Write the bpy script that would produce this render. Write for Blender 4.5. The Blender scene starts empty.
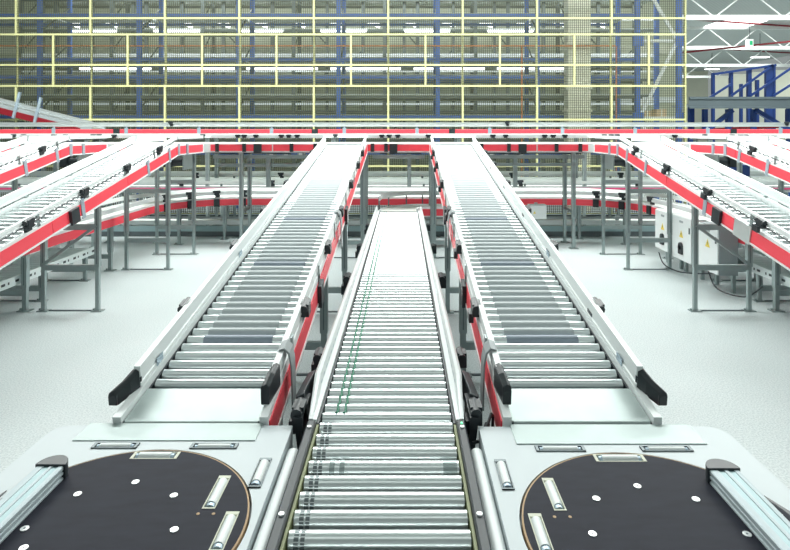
import bpy, math, random
from mathutils import Vector as V
random.seed(7)
C = bpy.context.scene.collection
PI = math.pi
F, CX, CH, ZC = 570.0, 403.5, 131.0, 1.97        # lens in pixels, principal point, camera height

# ------------------------------------------------------------------ materials
def mat(name, col, rough=.5, metal=0., noise=0., nscale=20., bump=0., emit=0., stretch=None, spec=.5):
    m = bpy.data.materials.new(name); m.use_nodes = True
    nt = m.node_tree; b = nt.nodes['Principled BSDF']
    b.inputs['Base Color'].default_value = (*col, 1)
    b.inputs['Roughness'].default_value = rough
    b.inputs['Metallic'].default_value = metal
    b.inputs['Specular IOR Level'].default_value = spec
    if emit:
        b.inputs['Emission Color'].default_value = (*col, 1); b.inputs['Emission Strength'].default_value = emit
    if noise or bump:
        tc = nt.nodes.new('ShaderNodeTexCoord'); mp = nt.nodes.new('ShaderNodeMapping')
        nz = nt.nodes.new('ShaderNodeTexNoise'); nz.inputs['Scale'].default_value = nscale; nz.inputs['Detail'].default_value = 4
        nt.links.new(tc.outputs['Object'], mp.inputs['Vector']); nt.links.new(mp.outputs['Vector'], nz.inputs['Vector'])
        if stretch: mp.inputs['Scale'].default_value = stretch
        if noise:
            mx = nt.nodes.new('ShaderNodeMix'); mx.data_type = 'RGBA'
            mx.inputs['A'].default_value = (*[max(0, c*(1-noise)) for c in col], 1)
            mx.inputs['B'].default_value = (*[min(1, c*(1+noise)) for c in col], 1)
            nt.links.new(nz.outputs['Fac'], mx.inputs['Factor']); nt.links.new(mx.outputs['Result'], b.inputs['Base Color'])
        if bump:
            bp = nt.nodes.new('ShaderNodeBump'); bp.inputs['Strength'].default_value = bump; bp.inputs['Distance'].default_value = .01
            nt.links.new(nz.outputs['Fac'], bp.inputs['Height']); nt.links.new(bp.outputs['Normal'], b.inputs['Normal'])
    return m
M = {}
M['white'] = mat('white_paint', (.80,.845,.84), .38, noise=.03, nscale=8)
M['table'] = mat('table_paint', (.57,.63,.65), .42, noise=.03, nscale=6)
M['alu'] = mat('aluminium', (.76,.81,.80), .34, .75, noise=.05, nscale=12)
M['rail_alu'] = mat('stop_rail_aluminium', (.50,.58,.61), .5, .1)
M['olive'] = mat('olive_plastic', (.30,.33,.16), .5)
M['alu_groove'] = mat('aluminium_groove', (.36,.50,.52), .45, .2)
M['plate'] = mat('sheet_steel', (.37,.44,.43), .38, .3, noise=.16, nscale=7, stretch=(1,1,1))
M['roller'] = mat('zinc_roller', (.76,.81,.81), .30, .86)
M['sleeve'] = mat('grey_roller_sleeve', (.51,.555,.565), .5, noise=.06, nscale=10)
M['sleeve_dark'] = mat('blue_grey_roller_sleeve', (.28,.33,.39), .5, noise=.06, nscale=10)
M['steel'] = mat('galvanised_steel', (.36,.42,.42), .38, .75, noise=.12, nscale=16)
M['dsteel'] = mat('dark_steel', (.17,.20,.21), .45, .5, noise=.1, nscale=10)
M['black'] = mat('black_plastic', (.022,.03,.035), .38, noise=.2, nscale=12)
M['rail_black'] = mat('black_rail', (.018,.028,.034), .45, noise=.25, nscale=30)
M['red'] = mat('red_paint', (.90,.07,.10), .42, noise=.05, nscale=6)
M['red_d'] = mat('deep_red_paint', (.24,.007,.016), .45, noise=.06, nscale=6)
M['pink'] = mat('magenta_paint', (.55,.05,.16), .45)
M['clip'] = mat('pale_blue_clip', (.42,.52,.60), .4, .4)
M['disc'] = mat('dark_phenolic_board', (.019,.021,.033), .62, noise=.4, nscale=9, stretch=(1,3,1), spec=.16)
M['wood'] = mat('birch_edge', (.50,.33,.18), .6, noise=.2, nscale=30)
M['screw'] = mat('white_screw', (.85,.88,.87), .3, .3)
M['green'] = mat('green_belt_cord', (.03,.22,.13), .5)
M['belt'] = mat('cream_belt', (.78,.82,.77), .55, noise=.04, nscale=10)
M['blue'] = mat('blue_rack_paint', (.045,.14,.48), .45, noise=.08, nscale=8)
M['blue_d'] = mat('deep_blue_paint', (.016,.055,.24), .45)
M['yellow'] = mat('pale_yellow_paint', (.60,.60,.30), .45, noise=.04, nscale=8)
M['mesh'] = mat('fence_wire', (.095,.105,.06), .5)
M['rack_grey'] = mat('rack_grey_steel', (.10,.125,.125), .5, .3, noise=.12, nscale=5)
M['deck'] = mat('shelf_deck', (.50,.55,.51), .5, .2, noise=.1, nscale=4)
M['cream'] = mat('cream_cladding', (.72,.73,.60), .6, noise=.05, nscale=2)
M['orange'] = mat('orange_pipe', (.75,.22,.05), .45)
M['card'] = mat('cardboard', (.60,.45,.27), .7, noise=.08, nscale=6)
M['lamp'] = mat('lamp_tube', (.97,1,.99), .4, emit=3.)
M['sign_g'] = mat('green_sign', (.03,.55,.22), .4, emit=.7)
M['sign_w'] = mat('white_sign', (.9,.95,.9), .4, emit=.8)
M['warn'] = mat('warning_yellow', (.85,.68,.12), .5)
M['rearwall'] = mat('rear_cladding', (.50,.53,.41), .6, noise=.08, nscale=1)
M['beam_grey'] = mat('blue_grey_beam', (.17,.215,.235), .4, .2, noise=.08, nscale=3)
M['grey'] = mat('grey_paint', (.33,.37,.38), .45, noise=.05, nscale=5)
M['truss'] = mat('white_truss', (.78,.82,.80), .45)
M['led'] = mat('green_led', (.1,.9,.3), .4, emit=2.)

# floor: pale sealed concrete with fine speckle
def floor_mat():
    m = bpy.data.materials.new('sealed_concrete'); m.use_nodes = True
    nt = m.node_tree; b = nt.nodes['Principled BSDF']
    tc = nt.nodes.new('ShaderNodeTexCoord')
    n1 = nt.nodes.new('ShaderNodeTexNoise'); n1.inputs['Scale'].default_value = 90; n1.inputs['Detail'].default_value = 3
    n2 = nt.nodes.new('ShaderNodeTexNoise'); n2.inputs['Scale'].default_value = .7; n2.inputs['Detail'].default_value = 4
    cr = nt.nodes.new('ShaderNodeValToRGB')
    cr.color_ramp.elements[0].position = .30; cr.color_ramp.elements[0].color = (.43,.50,.51,1)
    cr.color_ramp.elements[1].position = .62; cr.color_ramp.elements[1].color = (.68,.74,.735,1)
    mx = nt.nodes.new('ShaderNodeMix'); mx.data_type = 'RGBA'; mx.blend_type = 'MULTIPLY'; mx.inputs['Factor'].default_value = .5
    cr2 = nt.nodes.new('ShaderNodeValToRGB')
    cr2.color_ramp.elements[0].position = .35; cr2.color_ramp.elements[0].color = (.86,.88,.88,1)
    cr2.color_ramp.elements[1].position = .65; cr2.color_ramp.elements[1].color = (1,1,1,1)
    for n in (n1, n2): nt.links.new(tc.outputs['Object'], n.inputs['Vector'])
    nt.links.new(n1.outputs['Fac'], cr.inputs['Fac']); nt.links.new(n2.outputs['Fac'], cr2.inputs['Fac'])
    nt.links.new(cr.outputs['Color'], mx.inputs['A']); nt.links.new(cr2.outputs['Color'], mx.inputs['B'])
    nt.links.new(mx.outputs['Result'], b.inputs['Base Color'])
    b.inputs['Roughness'].default_value = .42; b.inputs['Specular IOR Level'].default_value = .4
    return m
M['floor'] = floor_mat()
def roof_mat():
    m = bpy.data.materials.new('corrugated_roof'); m.use_nodes = True
    nt = m.node_tree; b = nt.nodes['Principled BSDF']
    tc = nt.nodes.new('ShaderNodeTexCoord'); w = nt.nodes.new('ShaderNodeTexWave'); w.bands_direction = 'X'
    w.inputs['Scale'].default_value = 1.2
    cr = nt.nodes.new('ShaderNodeValToRGB'); cr.color_ramp.elements[0].color = (.44,.49,.48,1); cr.color_ramp.elements[1].color = (.60,.64,.62,1)
    nt.links.new(tc.outputs['Object'], w.inputs['Vector']); nt.links.new(w.outputs['Fac'], cr.inputs['Fac'])
    nt.links.new(cr.outputs['Color'], b.inputs['Base Color']); b.inputs['Roughness'].default_value = .6
    return m
M['roof'] = roof_mat()

# ------------------------------------------------------------------ mesh builder
class Fr:                                   # a frame: s along, t across, h normal
    def __init__(s, O, D, T, N): s.O, s.D, s.T, s.N = V(O), V(D).normalized(), V(T).normalized(), V(N).normalized()
    def p(s, a, b, c): return s.O + s.D*a + s.T*b + s.N*c
WORLD = Fr((0,0,0), (1,0,0), (0,1,0), (0,0,1))
class MB:
    def __init__(s): s.v, s.f, s.m, s.sm = [], [], [], []
    def add(s, vs, fs, mi=0, smooth=False):
        b = len(s.v); s.v += [V(x) for x in vs]
        for f in fs: s.f.append([b+i for i in f]); s.m.append(mi); s.sm.append(smooth)
        return s
    def fbox(s, fr, s0, s1, t0, t1, h0, h1, mi=0):
        vs = [fr.p(a,b,c) for a in (s0,s1) for b in (t0,t1) for c in (h0,h1)]
        return s.add(vs, [(0,1,3,2),(4,6,7,5),(0,4,5,1),(2,3,7,6),(0,2,6,4),(1,5,7,3)], mi)
    def box(s, x0, x1, y0, y1, z0, z1, mi=0): return s.fbox(WORLD, x0, x1, y0, y1, z0, z1, mi)
    def prof(s, fr, pts, s0, s1, mi=0):     # extrude a (t,h) outline along s
        n = len(pts)
        vs = [fr.p(s0,*q) for q in pts] + [fr.p(s1,*q) for q in pts]
        fs = [(i,(i+1)%n,n+(i+1)%n,n+i) for i in range(n)] + [tuple(range(n-1,-1,-1)), tuple(range(n,2*n))]
        return s.add(vs, fs, mi)
    def prism(s, pts, z0, z1, mi=0):        # extrude an (x,y) outline along z
        n = len(pts)
        vs = [(x,y,z0) for x,y in pts] + [(x,y,z1) for x,y in pts]
        fs = [(i,(i+1)%n,n+(i+1)%n,n+i) for i in range(n)] + [tuple(range(n-1,-1,-1)), tuple(range(n,2*n))]
        return s.add(vs, fs, mi)
    def cyl(s, p0, p1, r, n=12, mi=0, r1=None, caps=True):
        p0, p1 = V(p0), V(p1); d = (p1-p0).normalized(); r1 = r if r1 is None else r1
        a = d.orthogonal().normalized(); b = d.cross(a)
        vs = []
        for P, R in ((p0,r),(p1,r1)):
            vs += [P + a*(R*math.cos(2*PI*i/n)) + b*(R*math.sin(2*PI*i/n)) for i in range(n)]
        s.add(vs, [(i,(i+1)%n,n+(i+1)%n,n+i) for i in range(n)], mi, True)
        if caps:
            s.add(vs, [tuple(range(n-1,-1,-1)), tuple(range(n,2*n))], mi)
        return s
    def bar(s, p0, p1, w, h=None, mi=0):    # rectangular bar between two points
        p0, p1 = V(p0), V(p1); h = h or w; d = (p1-p0)
        up = V((0,0,1)) if abs(d.normalized().z) < .95 else V((0,1,0))
        t = d.cross(up).normalized(); n = t.cross(d).normalized()
        return s.fbox(Fr(p0, d, t, n), 0, d.length, -w/2, w/2, -h/2, h/2, mi)
    def tube(s, pts, r, n=8, mi=0):
        for a, b in zip(pts, pts[1:]): s.cyl(a, b, r, n, mi)
        return s
    def sweep(s, ring, mi=0, smooth=False): # list of cross-sections, each a list of points
        n = len(ring[0]); vs = [p for r in ring for p in r]; fs = []
        for k in range(len(ring)-1):
            for i in range(n): fs.append((k*n+i, k*n+(i+1)%n, (k+1)*n+(i+1)%n, (k+1)*n+i))
        fs += [tuple(range(n-1,-1,-1)), tuple((len(ring)-1)*n+i for i in range(n))]
        return s.add(vs, fs, mi, smooth)
    def build(s, name, mats, parent=None, loc=None, bevel=0):
        import bmesh
        me = bpy.data.meshes.new(name)
        off = V(loc) if loc is not None else V((0,0,0))
        if parent is not None and loc is None: off = wloc(parent)
        me.from_pydata([tuple(x-off) for x in s.v], [], s.f)
        if not isinstance(mats, (list,tuple)): mats = [mats]
        for m in mats: me.materials.append(M[m] if isinstance(m,str) else m)
        me.polygons.foreach_set('material_index', s.m); me.polygons.foreach_set('use_smooth', s.sm)
        bm = bmesh.new(); bm.from_mesh(me); bmesh.ops.recalc_face_normals(bm, faces=bm.faces[:]); bm.to_mesh(me); bm.free()
        o = bpy.data.objects.new(name, me); C.objects.link(o)
        if parent is not None:
            o.parent = parent
            if loc is not None: o.location = off - wloc(parent)
        else: o.location = off
        if bevel:
            md = o.modifiers.new('bevel', 'BEVEL'); md.width = bevel; md.segments = 2; md.limit_method = 'ANGLE'
        return o
def wloc(o):
    l = V(o.location)
    while o.parent: o = o.parent; l += V(o.location)
    return l
def thing(name, label, cat, loc, group=None):
    o = bpy.data.objects.new(name, None); C.objects.link(o); o.location = loc
    o.empty_display_size = .2; o['label'] = label; o['category'] = cat
    if group: o['group'] = group
    return o
def tag(o, label, cat, group=None):
    o['label'] = label; o['category'] = cat
    if group: o['group'] = group
    return o
def struct(o): o['kind'] = 'structure'; return o
def place(src, parent, wpos):               # linked copy of a part (and its sub-parts) at a world position
    c = src.copy(); C.objects.link(c); c.parent = parent; c.location = V(wpos) - wloc(parent)
    for g in src.children:
        d = g.copy(); C.objects.link(d); d.parent = c
    return c
def copy_tree(o, parent=None):
    c = o.copy(); C.objects.link(c); c.parent = parent
    for ch in list(o.children): copy_tree(ch, c)
    return c
def at(u, v, z): h = ZC-z; return ((u-CX)/(v-CH)*h, F*h/(v-CH))
def atX(u, Y): return (u-CX)/F*Y

# ------------------------------------------------------------------ the setting
struct(MB().box(-34, 42, -9, 79, -.2, 0).build('floor', 'floor'))
struct(MB().box(-34, 42, -9, 79, 10.2, 10.4).build('ceiling', 'roof'))
struct(MB().box(-34, 42, 78.6, 79, 0, 10.2).build('wall_back', 'cream'))
struct(MB().box(-34, 10.2, 21.0, 21.2, 0, 10.2).build('wall_rear', 'rearwall'))

# ------------------------------------------------------------------ shared conveyor parts
def sensor_mb(fr, s, t, h, k=1., tail=True):
    b = MB()
    b.fbox(fr, s-.035*k, s+.035*k, t-.02*k, t+.025*k, h-.03*k, h+.04*k)
    if tail: b.fbox(fr, s-.02*k, s+.05*k, t-.035*k, t-.01*k, h-.07*k, h-.02*k)
    b.cyl(fr.p(s-.055*k,t,h+.02*k), fr.p(s+.055*k,t,h+.02*k), .022*k, 10)
    return b
def slot_strip(fr, cuts, t, h0, h1, dt=0):        # one strip whose quads alternate plate / slot
    b = MB(); vs = [fr.p(c,t+k*dt,h) for c in cuts for k,h in ((0,h0),(1,h1))]
    b.add(vs, [])
    for i in range(len(cuts)-1): b.f.append([2*i,2*i+2,2*i+3,2*i+1]); b.m.append(1 if i%2==0 else 0); b.sm.append(False)
    return b
def leg(root, x, y, ztop, w=.06, mname='steel'):
    b = MB(); zs = min(.5, ztop*.42)
    b.box(x-w/2, x+w/2, y-w/2, y+w/2, zs, ztop)
    b.box(x-w*.38, x+w*.38, y-w*.38, y+w*.38, 0.008, zs)
    b.box(x-w*.08, x+w*.08, y-w*.52, y-w*.49, zs+.03, ztop-.03, 1)
    b.box(x-w*1.15, x+w*1.15, y-w*.8, y+w*.8, 0, .01)
    b.cyl((x-w*.85,y,.01), (x-w*.85,y,.03), .012, 6)
    return b.build('leg', [mname,'dsteel'], root)
def cross_bar(root, p0, p1, h=.06, w=.04, m='steel'):
    return MB().bar(p0, p1, w, h).build('cross_bar', m, root)
def leg_pair(root, x0, x1, y, ztop, bars=(.3,), w=.06, brace=False):
    leg(root, x0, y, ztop, w); leg(root, x1, y, ztop, w)
    for z in bars: cross_bar(root, (x0+.02,y,z), (x1-.02,y,z))
    MB().box(x0+.06,x1-.06,y-.012,y+.012,0,.012).build('floor_strip', 'dsteel', root)
    if brace: MB().bar(((x0 if brace > 0 else x1),y-.03,bars[-1]+.02), ((x1 if brace > 0 else x0),y-.03,bars[0]+.03), .03, .03).build('brace', 'steel', root)
GUIDE = [(-.015,0),(.015,0),(.015,.02),(.009,.024),(.009,.05),(.015,.054),(.015,.11),(-.015,.11),(-.015,.06),(-.009,.056),(-.009,.02),(-.015,.016)]
def guide_pts(t, h, hh): return [(t+a, h+b*hh/.11) for a, b in GUIDE]
def rollers(root, fr, s0, s1, pitch, w, r, sleeve_from=None, dark=(), name='roller', crimp=False):
    """one roller per axle; sleeves are sub-parts"""
    n = int((s1-s0)/pitch)+1; proto = {}
    for i in range(n):
        s = s0+i*pitch
        kind = 'plain'
        if sleeve_from is not None and s >= sleeve_from: kind = 'dark' if any(abs(s-d) < pitch/2 for d in dark) else 'grey'
        P = fr.p(s, 0, -r)
        if kind not in proto:
            b = MB(); T = fr.T
            a0, a1 = P-T*(w/2), P+T*(w/2)
            b.cyl(a0, a1, r, 24)
            b.cyl(a0-T*.02, a1+T*.02, .008, 6, 1)
            for q in ((.018,.034),(.040,.054)) if crimp else ():       # crimped drive-end grooves
                b.cyl(a0+T*q[0], a0+T*q[1], r*1.012, 16, 1)
            o = b.build(name, ['roller','dsteel'], root, loc=P)
            if kind != 'plain':
                MB().cyl(P-T*(w/2-.095), P+T*(w/2-.095), r+.004, 16).build('sleeve', 'sleeve' if kind=='grey' else 'sleeve_dark', o)
            proto[kind] = o
        else: place(proto[kind], root, P)

# ------------------------------------------------------------------ the two long inclined conveyors with sleeved rollers
SL = math.atan(.158)
def incline(label, xc, w, inner):           # inner: +1 when the centre aisle lies on its right
    fr = Fr((xc,2.57,.652), (0,math.cos(SL),math.sin(SL)), (1,0,0), (0,-math.sin(SL),math.cos(SL)))
    root = thing('inclined_roller_conveyor', label, 'conveyor', (xc,2.6,0), 'long inclined conveyors with grey roller sleeves')
    L = 7.0
    for sd in (-1,1):
        t0 = sd*(w/2+.012); t1 = sd*(w/2+.05)
        b = MB().prof(fr, [(t0,-.10),(t1,-.135),(t1,.03),(t0,.03)], 0, L)
        b.build('side_frame', 'white', root)
        MB().fbox(fr, .0, L, sd*(w/2+.002), sd*(w/2+.011), -.055, -.008).build('roller_bearing_strip', 'rail_black', root)
        b = MB()
        k = 0.02
        while k < L-.02:
            e = min(k+1.74, L-.02)
            b.fbox(fr, k, e, sd*(w/2+.05), sd*(w/2+.056), -.125, -.004); k += 1.75
        b.build('red_side_panel', 'red', root)
        MB().fbox(fr, 0, L, sd*(w/2+.05), sd*(w/2+.062), -.142, -.126).build('side_lip', 'white', root)
        gt = sd*(w/2+.035)
        MB().prof(fr, guide_pts(gt, .033, .108), .225, L-.06).build('guide_rail', 'white', root)
        # black moulded end cap, flaring a little away from the bed
        ring = []
        for s, dt, h0, h1 in ((.10,.064,.018,.072),(.112,.066,.010,.085),(.17,.030,.022,.108),(.24,.006,.030,.132)) if sd != inner else ((.09,-.018,.03,.10),(.10,-.018,.022,.125),(.17,-.008,.024,.145),(.245,.002,.03,.15)):
            c = gt+sd*dt; th = .02
            ring.append([fr.p(s,c-th,h0), fr.p(s,c+th,h0), fr.p(s,c+th,h1-.012), fr.p(s,c+th*.2,h1), fr.p(s,c-th,h1-.012)])
        MB().sweep(ring).build('end_cap', 'black', root, bevel=.004)
        for i, s in enumerate((.55, 1.55, 2.5, 3.5, 4.5, 5.4, 6.2)):
            o = gt + sd*.016
            b = MB().fbox(fr, s-.02, s+.02, o, o+sd*.008, -.03, .12)
            b.fbox(fr, s-.02, s+.02, sd*(w/2+.03), o+sd*.008, .02, .045)
            b.build('guide_bracket', 'steel', root)
        for s in (.92, 1.95, 2.9, 3.95, 4.95, 5.75):
            sensor_mb(fr, s, gt+sd*.028, .095, 1.15).build('sensor', 'black', root)
        # curved strap that carries the guide near the front
        if sd == inner:
            pts = [(.03,.150),(.055,.158),(.08,.13),(.09,.06),(.09,-.19)]
            for sx in (.36,2.7):
                q = [(sd*(w/2+a), h) for a, h in pts]; qi = [(sd*(w/2+a-.008), h-.006) for a, h in reversed(pts)]
                MB().prof(fr, q+qi, sx, sx+.09).build('guide_strap', 'grey', root)
            for s in (1.45, 3.3):
                MB().fbox(fr, s, s+.13, sd*(w/2+.056), sd*(w/2+.085), -.16, .0).build('joint_cover', 'black', root)
        for s in (.4, 1.9):
            MB().fbox(fr, s, s+.075, gt-sd*.016, gt-sd*.018, .035, .075).build('reflector', 'clip', root)
    # transfer plate with rolled nose
    b = MB().fbox(fr, .015, .26, -w/2-.008, w/2+.008, -.012, 0)
    b.cyl(fr.p(.012,-w/2,-.010), fr.p(.012,w/2,-.010), .013, 10)
    b.build('transfer_plate', 'plate', root)
    MB().fbox(fr, .10, L-.02, -w/2-.03, w/2+.03, -.135, -.12).build('under_tray', 'dsteel', root)
    rollers(root, fr, .335, L-.04, .0865, w-.01, .029, sleeve_from=.75, dark=(.7675,1.892,3.017))
    for y in (2.86, 4.6, 6.2, 8.85):
        z = fr.O.z + (y-2.57)*math.tan(SL) - .15
        xi = xc+inner*(w/2+.02); xo = xc-inner*(w/2+.02)
        leg_pair(root, min(xi,xo), max(xi,xo), y, z, bars=(.24, z*.75) if y > 3 else (.24,))
    return root
incline('long inclined roller conveyor left of the central roller lane, rising from the left turntable', -.961, .60, 1)
incline('long inclined roller conveyor right of the central roller lane, rising from the right turntable', .807, .615, -1)

# ------------------------------------------------------------------ central level conveyor
root = thing('roller_conveyor', 'level central roller lane of bright steel rollers running between the two turntables', 'conveyor', (-.08,2.6,0))
xc, w, zt = -.078, .595, .652
fr = Fr((xc,0,zt), (0,1,0), (1,0,0), (0,0,1))
Y0, Y1 = 1.15, 9.35
for sd in (-1,1):
    MB().fbox(fr, Y0, 2.57, sd*(w/2+.006), sd*(w/2+.016), -.07, -.004).build('roller_bearing_strip', 'olive', root)
    MB().fbox(fr, 2.57, Y1, sd*(w/2+.006), sd*(w/2+.016), -.06, .0).build('roller_bearing_strip', 'rail_black', root)
    b = MB().prof(fr, [(sd*(w/2+.018),-.1),(sd*(w/2+.056),-.1),(sd*(w/2+.056),.012),(sd*(w/2+.05),.018),(sd*(w/2+.024),.018),(sd*(w/2+.018),.012)], Y0, 2.56)
    b.build('black_side_cover', 'rail_black', root)
    for y in (1.35, 1.93, 2.50):
        MB().cyl(fr.p(y,sd*(w/2+.038),.018), fr.p(y,sd*(w/2+.038),.024), .010, 12).build('bolt', 'screw', root)
    G = [(.018,-.1),(.07,-.1),(.078,.075),(.066,.085),(.05,.075),(.042,.02),(.018,.012)]
    b = MB().sweep([[fr.p(y, sd*(w/2+.018+(a-.018)*kt), min(h,.012)+max(0,h-.012)*kh) for a,h in G] for y,kt,kh in ((2.58,.6,.05),(2.72,.75,.45),(2.92,1,1),(Y1,1,1))])
    b.build('side_guide', 'white', root)
    # row of oblong holes along the inside flange
    slot_strip(fr, [q for i in range(66) for q in (2.9+i*.097, 2.95+i*.097)], sd*(w/2+.0435), .028, .040).build('slot_row', ['white','clip'], root)
    b = MB(); ring = []
    for y, dt in ((2.70,.012),(2.73,.018),(2.86,.010),(2.98,.0)):
        c = w/2+.10+dt
        ring.append([fr.p(y,sd*(c-.02),-.06), fr.p(y,sd*(c+.02),-.06), fr.p(y,sd*(c+.022),.055), fr.p(y,sd*(c-.02),.075)])
    b.sweep(ring).build('end_cap', 'black', root, bevel=.005)
    for y, k in ((2.64,1.2),(3.27,1.15),(4.95,1.5),(6.3,1.3),(7.7,1.2)):
        sensor_mb(fr, y, sd*(w/2+.11), .01, k).build('sensor', 'black', root)
    MB().prof(fr, [(sd*(w/2+.08),-.12),(sd*(w/2+.10),-.12),(sd*(w/2+.12),.03),(sd*(w/2+.08),.03)], 2.56, 2.80).build('clamp_block', 'black', root)
MB().box(.255,.262,2.53,2.54,.668,.674).build('status_light', 'led', root)
# front zone: thicker pitch; rear zone: closer rollers with two green drive cords
rollers(root, fr, 1.18, 2.59, .0994, w, .033, crimp=True)
rollers(root, fr, 2.662, Y1-.03, .0825, w, .029)
for dx in (-.236, -.200):
    b = MB(); y = 2.662
    while y < Y1-.1:
        b.tube([fr.p(y,dx,.002), fr.p(y+.041,dx+.004,-.010), fr.p(y+.0825,dx,.002)], .006, 6); y += .0825
    b.build('drive_cord', 'green', root)
yg = 1.18+11*.0994
for dx in (-.215,-.175): MB().cyl(fr.p(yg,dx,-.033), fr.p(yg,dx+.02,-.033), .0352, 20).build('cord_groove', 'steel', root)
MB().cyl(fr.p(yg,.235,-.033), fr.p(yg,.29,-.033), .0338, 20).build('end_sleeve', 'steel', root)
MB().fbox(fr, Y0, Y1, -w/2, w/2, -.12, -.105).build('under_tray', 'dsteel', root)
for y in (1.5, 3.3, 5.2, 7.2, 9.0):
    leg_pair(root, xc-w/2-.03, xc+w/2+.03, y, zt-.11, bars=(.2,))

# cable beside the central lane
b = MB(); P = [(.30,2.50,.60),(.35,2.56,.58),(.38,2.62,.60),(.415,2.70,.63),(.43,2.74,.60),(.43,2.76,.5)]
b.tube(P, .007, 8); b.cyl((.355,2.57,.583), (.39,2.65,.607), .013, 10)
tag(b.build('cable', 'black'), 'short black sensor cable looping between the central lane and the right incline', 'cable')

# ------------------------------------------------------------------ turntables
def ring_pts(cx, cy, r, n=96): return [(cx+r*math.cos(2*PI*i/n), cy+r*math.sin(2*PI*i/n)) for i in range(n)]
def turntable(label, x0, x1, y0, y1, cx, cy, R, outer, plate, tslots, sslots, dslots, screws, dots, rail_x, rail_y, tri, guide_x):
    root = thing('turntable', label, 'turntable', ((x0+x1)/2,(y0+y1)/2,0), 'square transfer turntables')
    zt = .65; import bmesh
    # housing with a bored top: outline minus disc and slots, done by boolean of solid cutters
    rc = .07; pts = []
    for (px,py,a0,rr) in ((x1,y1,0,rc if outer>0 else .008),(x0,y1,90,rc if outer<0 else .008),(x0,y0,180,.008),(x1,y0,270,.008)):
        sx = -1 if px==x1 else 1; sy = -1 if py==y1 else 1
        for k in range(7):
            a = math.radians(a0+15*k); pts.append((px+sx*rr+rr*math.cos(a), py+sy*rr+rr*math.sin(a)))
    h = MB().prism(pts, .30, zt).build('housing', 'table', root)
    cut = MB().prism(ring_pts(cx,cy,R+.006), zt-.04, zt+.05)
    for (a,b_,c,d) in tslots+sslots: cut.box(a,b_,c,d, zt-.05, zt+.05)
    co = cut.build('cutter', 'table')
    md = h.modifiers.new('cut','BOOLEAN'); md.object = co; md.operation = 'DIFFERENCE'; md.solver = 'EXACT'; md.use_self = True
    bpy.context.view_layer.update()
    dg = bpy.context.evaluated_depsgraph_get()
    me = bpy.data.meshes.new_from_object(h.evaluated_get(dg)); h.modifiers.clear(); h.data = me
    co.location = (0,0,0)
    bpy.data.objects.remove(co)
    # disc
    d = MB().prism(ring_pts(cx,cy,R-.008), zt-.03, zt+.004).build('disc', 'disc', root)
    cut = MB()
    for (a,b_,c,e) in dslots: cut.box(a,b_,c,e, zt-.028, zt+.05)
    co = cut.build('cutter', 'wood')
    md = d.modifiers.new('cut','BOOLEAN'); md.object = co; md.operation = 'DIFFERENCE'; md.solver = 'EXACT'; md.use_self = True
    bpy.context.view_layer.update(); dg = bpy.context.evaluated_depsgraph_get()
    me = bpy.data.meshes.new_from_object(d.evaluated_get(dg)); d.modifiers.clear(); d.data = me
    bpy.data.objects.remove(co)
    n = 96; a, b_ = ring_pts(cx,cy,R-.008,n), ring_pts(cx,cy,R-.002,n)
    rings = [[V((*a[i%n],zt-.03)), V((*b_[i%n],zt-.03)), V((*b_[i%n],zt+.002)), V((*a[i%n],zt+.003))] for i in range(n+1)]
    MB().sweep(rings).build('disc_edge', 'wood', root)
    def slot_roller(sl, frame_m, axis):
        a,b_,c,e = sl
        t = .0035; f = MB()
        f.box(a,b_,c,c+t, zt-.025, zt+.005); f.box(a,b_,e-t,e, zt-.025, zt+.005)
        f.box(a,a+t,c,e, zt-.025, zt+.005); f.box(b_-t,b_,c,e, zt-.025, zt+.005)
        if axis == 'y': f.box(a,b_,e-.016,e, zt-.02, zt+.0055); f.box(a,b_,c,c+.006, zt-.02, zt+.0055)
        else: f.box(a,a+.012,c,e, zt-.02, zt+.0055); f.box(b_-.012,b_,c,e, zt-.02, zt+.0055)
        fo = f.build('slot_frame', frame_m, root)
        r = min(b_-a, e-c)*.42; g = MB()
        if axis == 'y':
            x = (a+b_)/2; g.cyl((x,c+.03,zt-.006), (x,e-.025,zt-.006), r, 16); g.cyl((x,c+.013,zt-.008),(x,c+.03,zt-.008), r*.95, 16, 1)
        else:
            y = (c+e)/2; g.cyl((a+.03,y,zt-.006), (b_-.03,y,zt-.006), r, 16); g.cyl((a+.017,y,zt-.008),(b_-.017,y,zt-.008), r*.85, 16, 1)
        g.build('slot_roller', ['white','clip'], fo)
        MB().box(a,b_,c,e, zt-.05, zt-.03).build('slot_floor', 'dsteel', fo)
    for s in tslots: slot_roller(s, 'dsteel', 'x')
    for s in sslots: slot_roller(s, 'dsteel', 'y')
    slot_roller(dslots[0], 'cream', 'x')
    for s in dslots[1:]: slot_roller(s, 'cream', 'y')
    for (u,v) in screws:
        x, y = at(u, v, zt)
        MB().cyl((x,y,zt+.003),(x,y,zt+.0065), .0135, 20).cyl((x,y,zt+.0065),(x,y,zt+.0067), .004, 8, 1).build('screw', ['screw','dsteel'], root)
    for (u,v) in dots:
        x, y = at(u, v, zt); MB().cyl((x,y,zt+.003),(x,y,zt+.005), .006, 12).build('pin', 'wood', root)
    MB().box(plate[0],plate[1],plate[2],y1+.012, zt, zt+.004).build('transfer_plate', 'plate', root)
    # grooved aluminium stop rail held by a half-round black bracket
    g0, g1 = rail_x; th = .05
    zl = zt+.006
    P = [(g0,zl),(g1,zl)]
    def side(xa, sgn):
        return [(xa,zl+.006),(xa+sgn*.006,zl+.009),(xa+sgn*.006,zl+.016),(xa,zl+.019),(xa,zl+.027),(xa+sgn*.004,zl+.029),(xa+sgn*.004,zl+.034),(xa,zl+.036)]
    out = P + side(g1,-1) + [(g1,zl+.047),(g1-.004,zl+th)]
    wv = g1-g0
    for k in (.72,.38): out += [(g0+wv*k+.012,zl+th),(g0+wv*k+.010,zl+th-.004),(g0+wv*k-.010,zl+th-.004),(g0+wv*k-.012,zl+th)]
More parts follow.
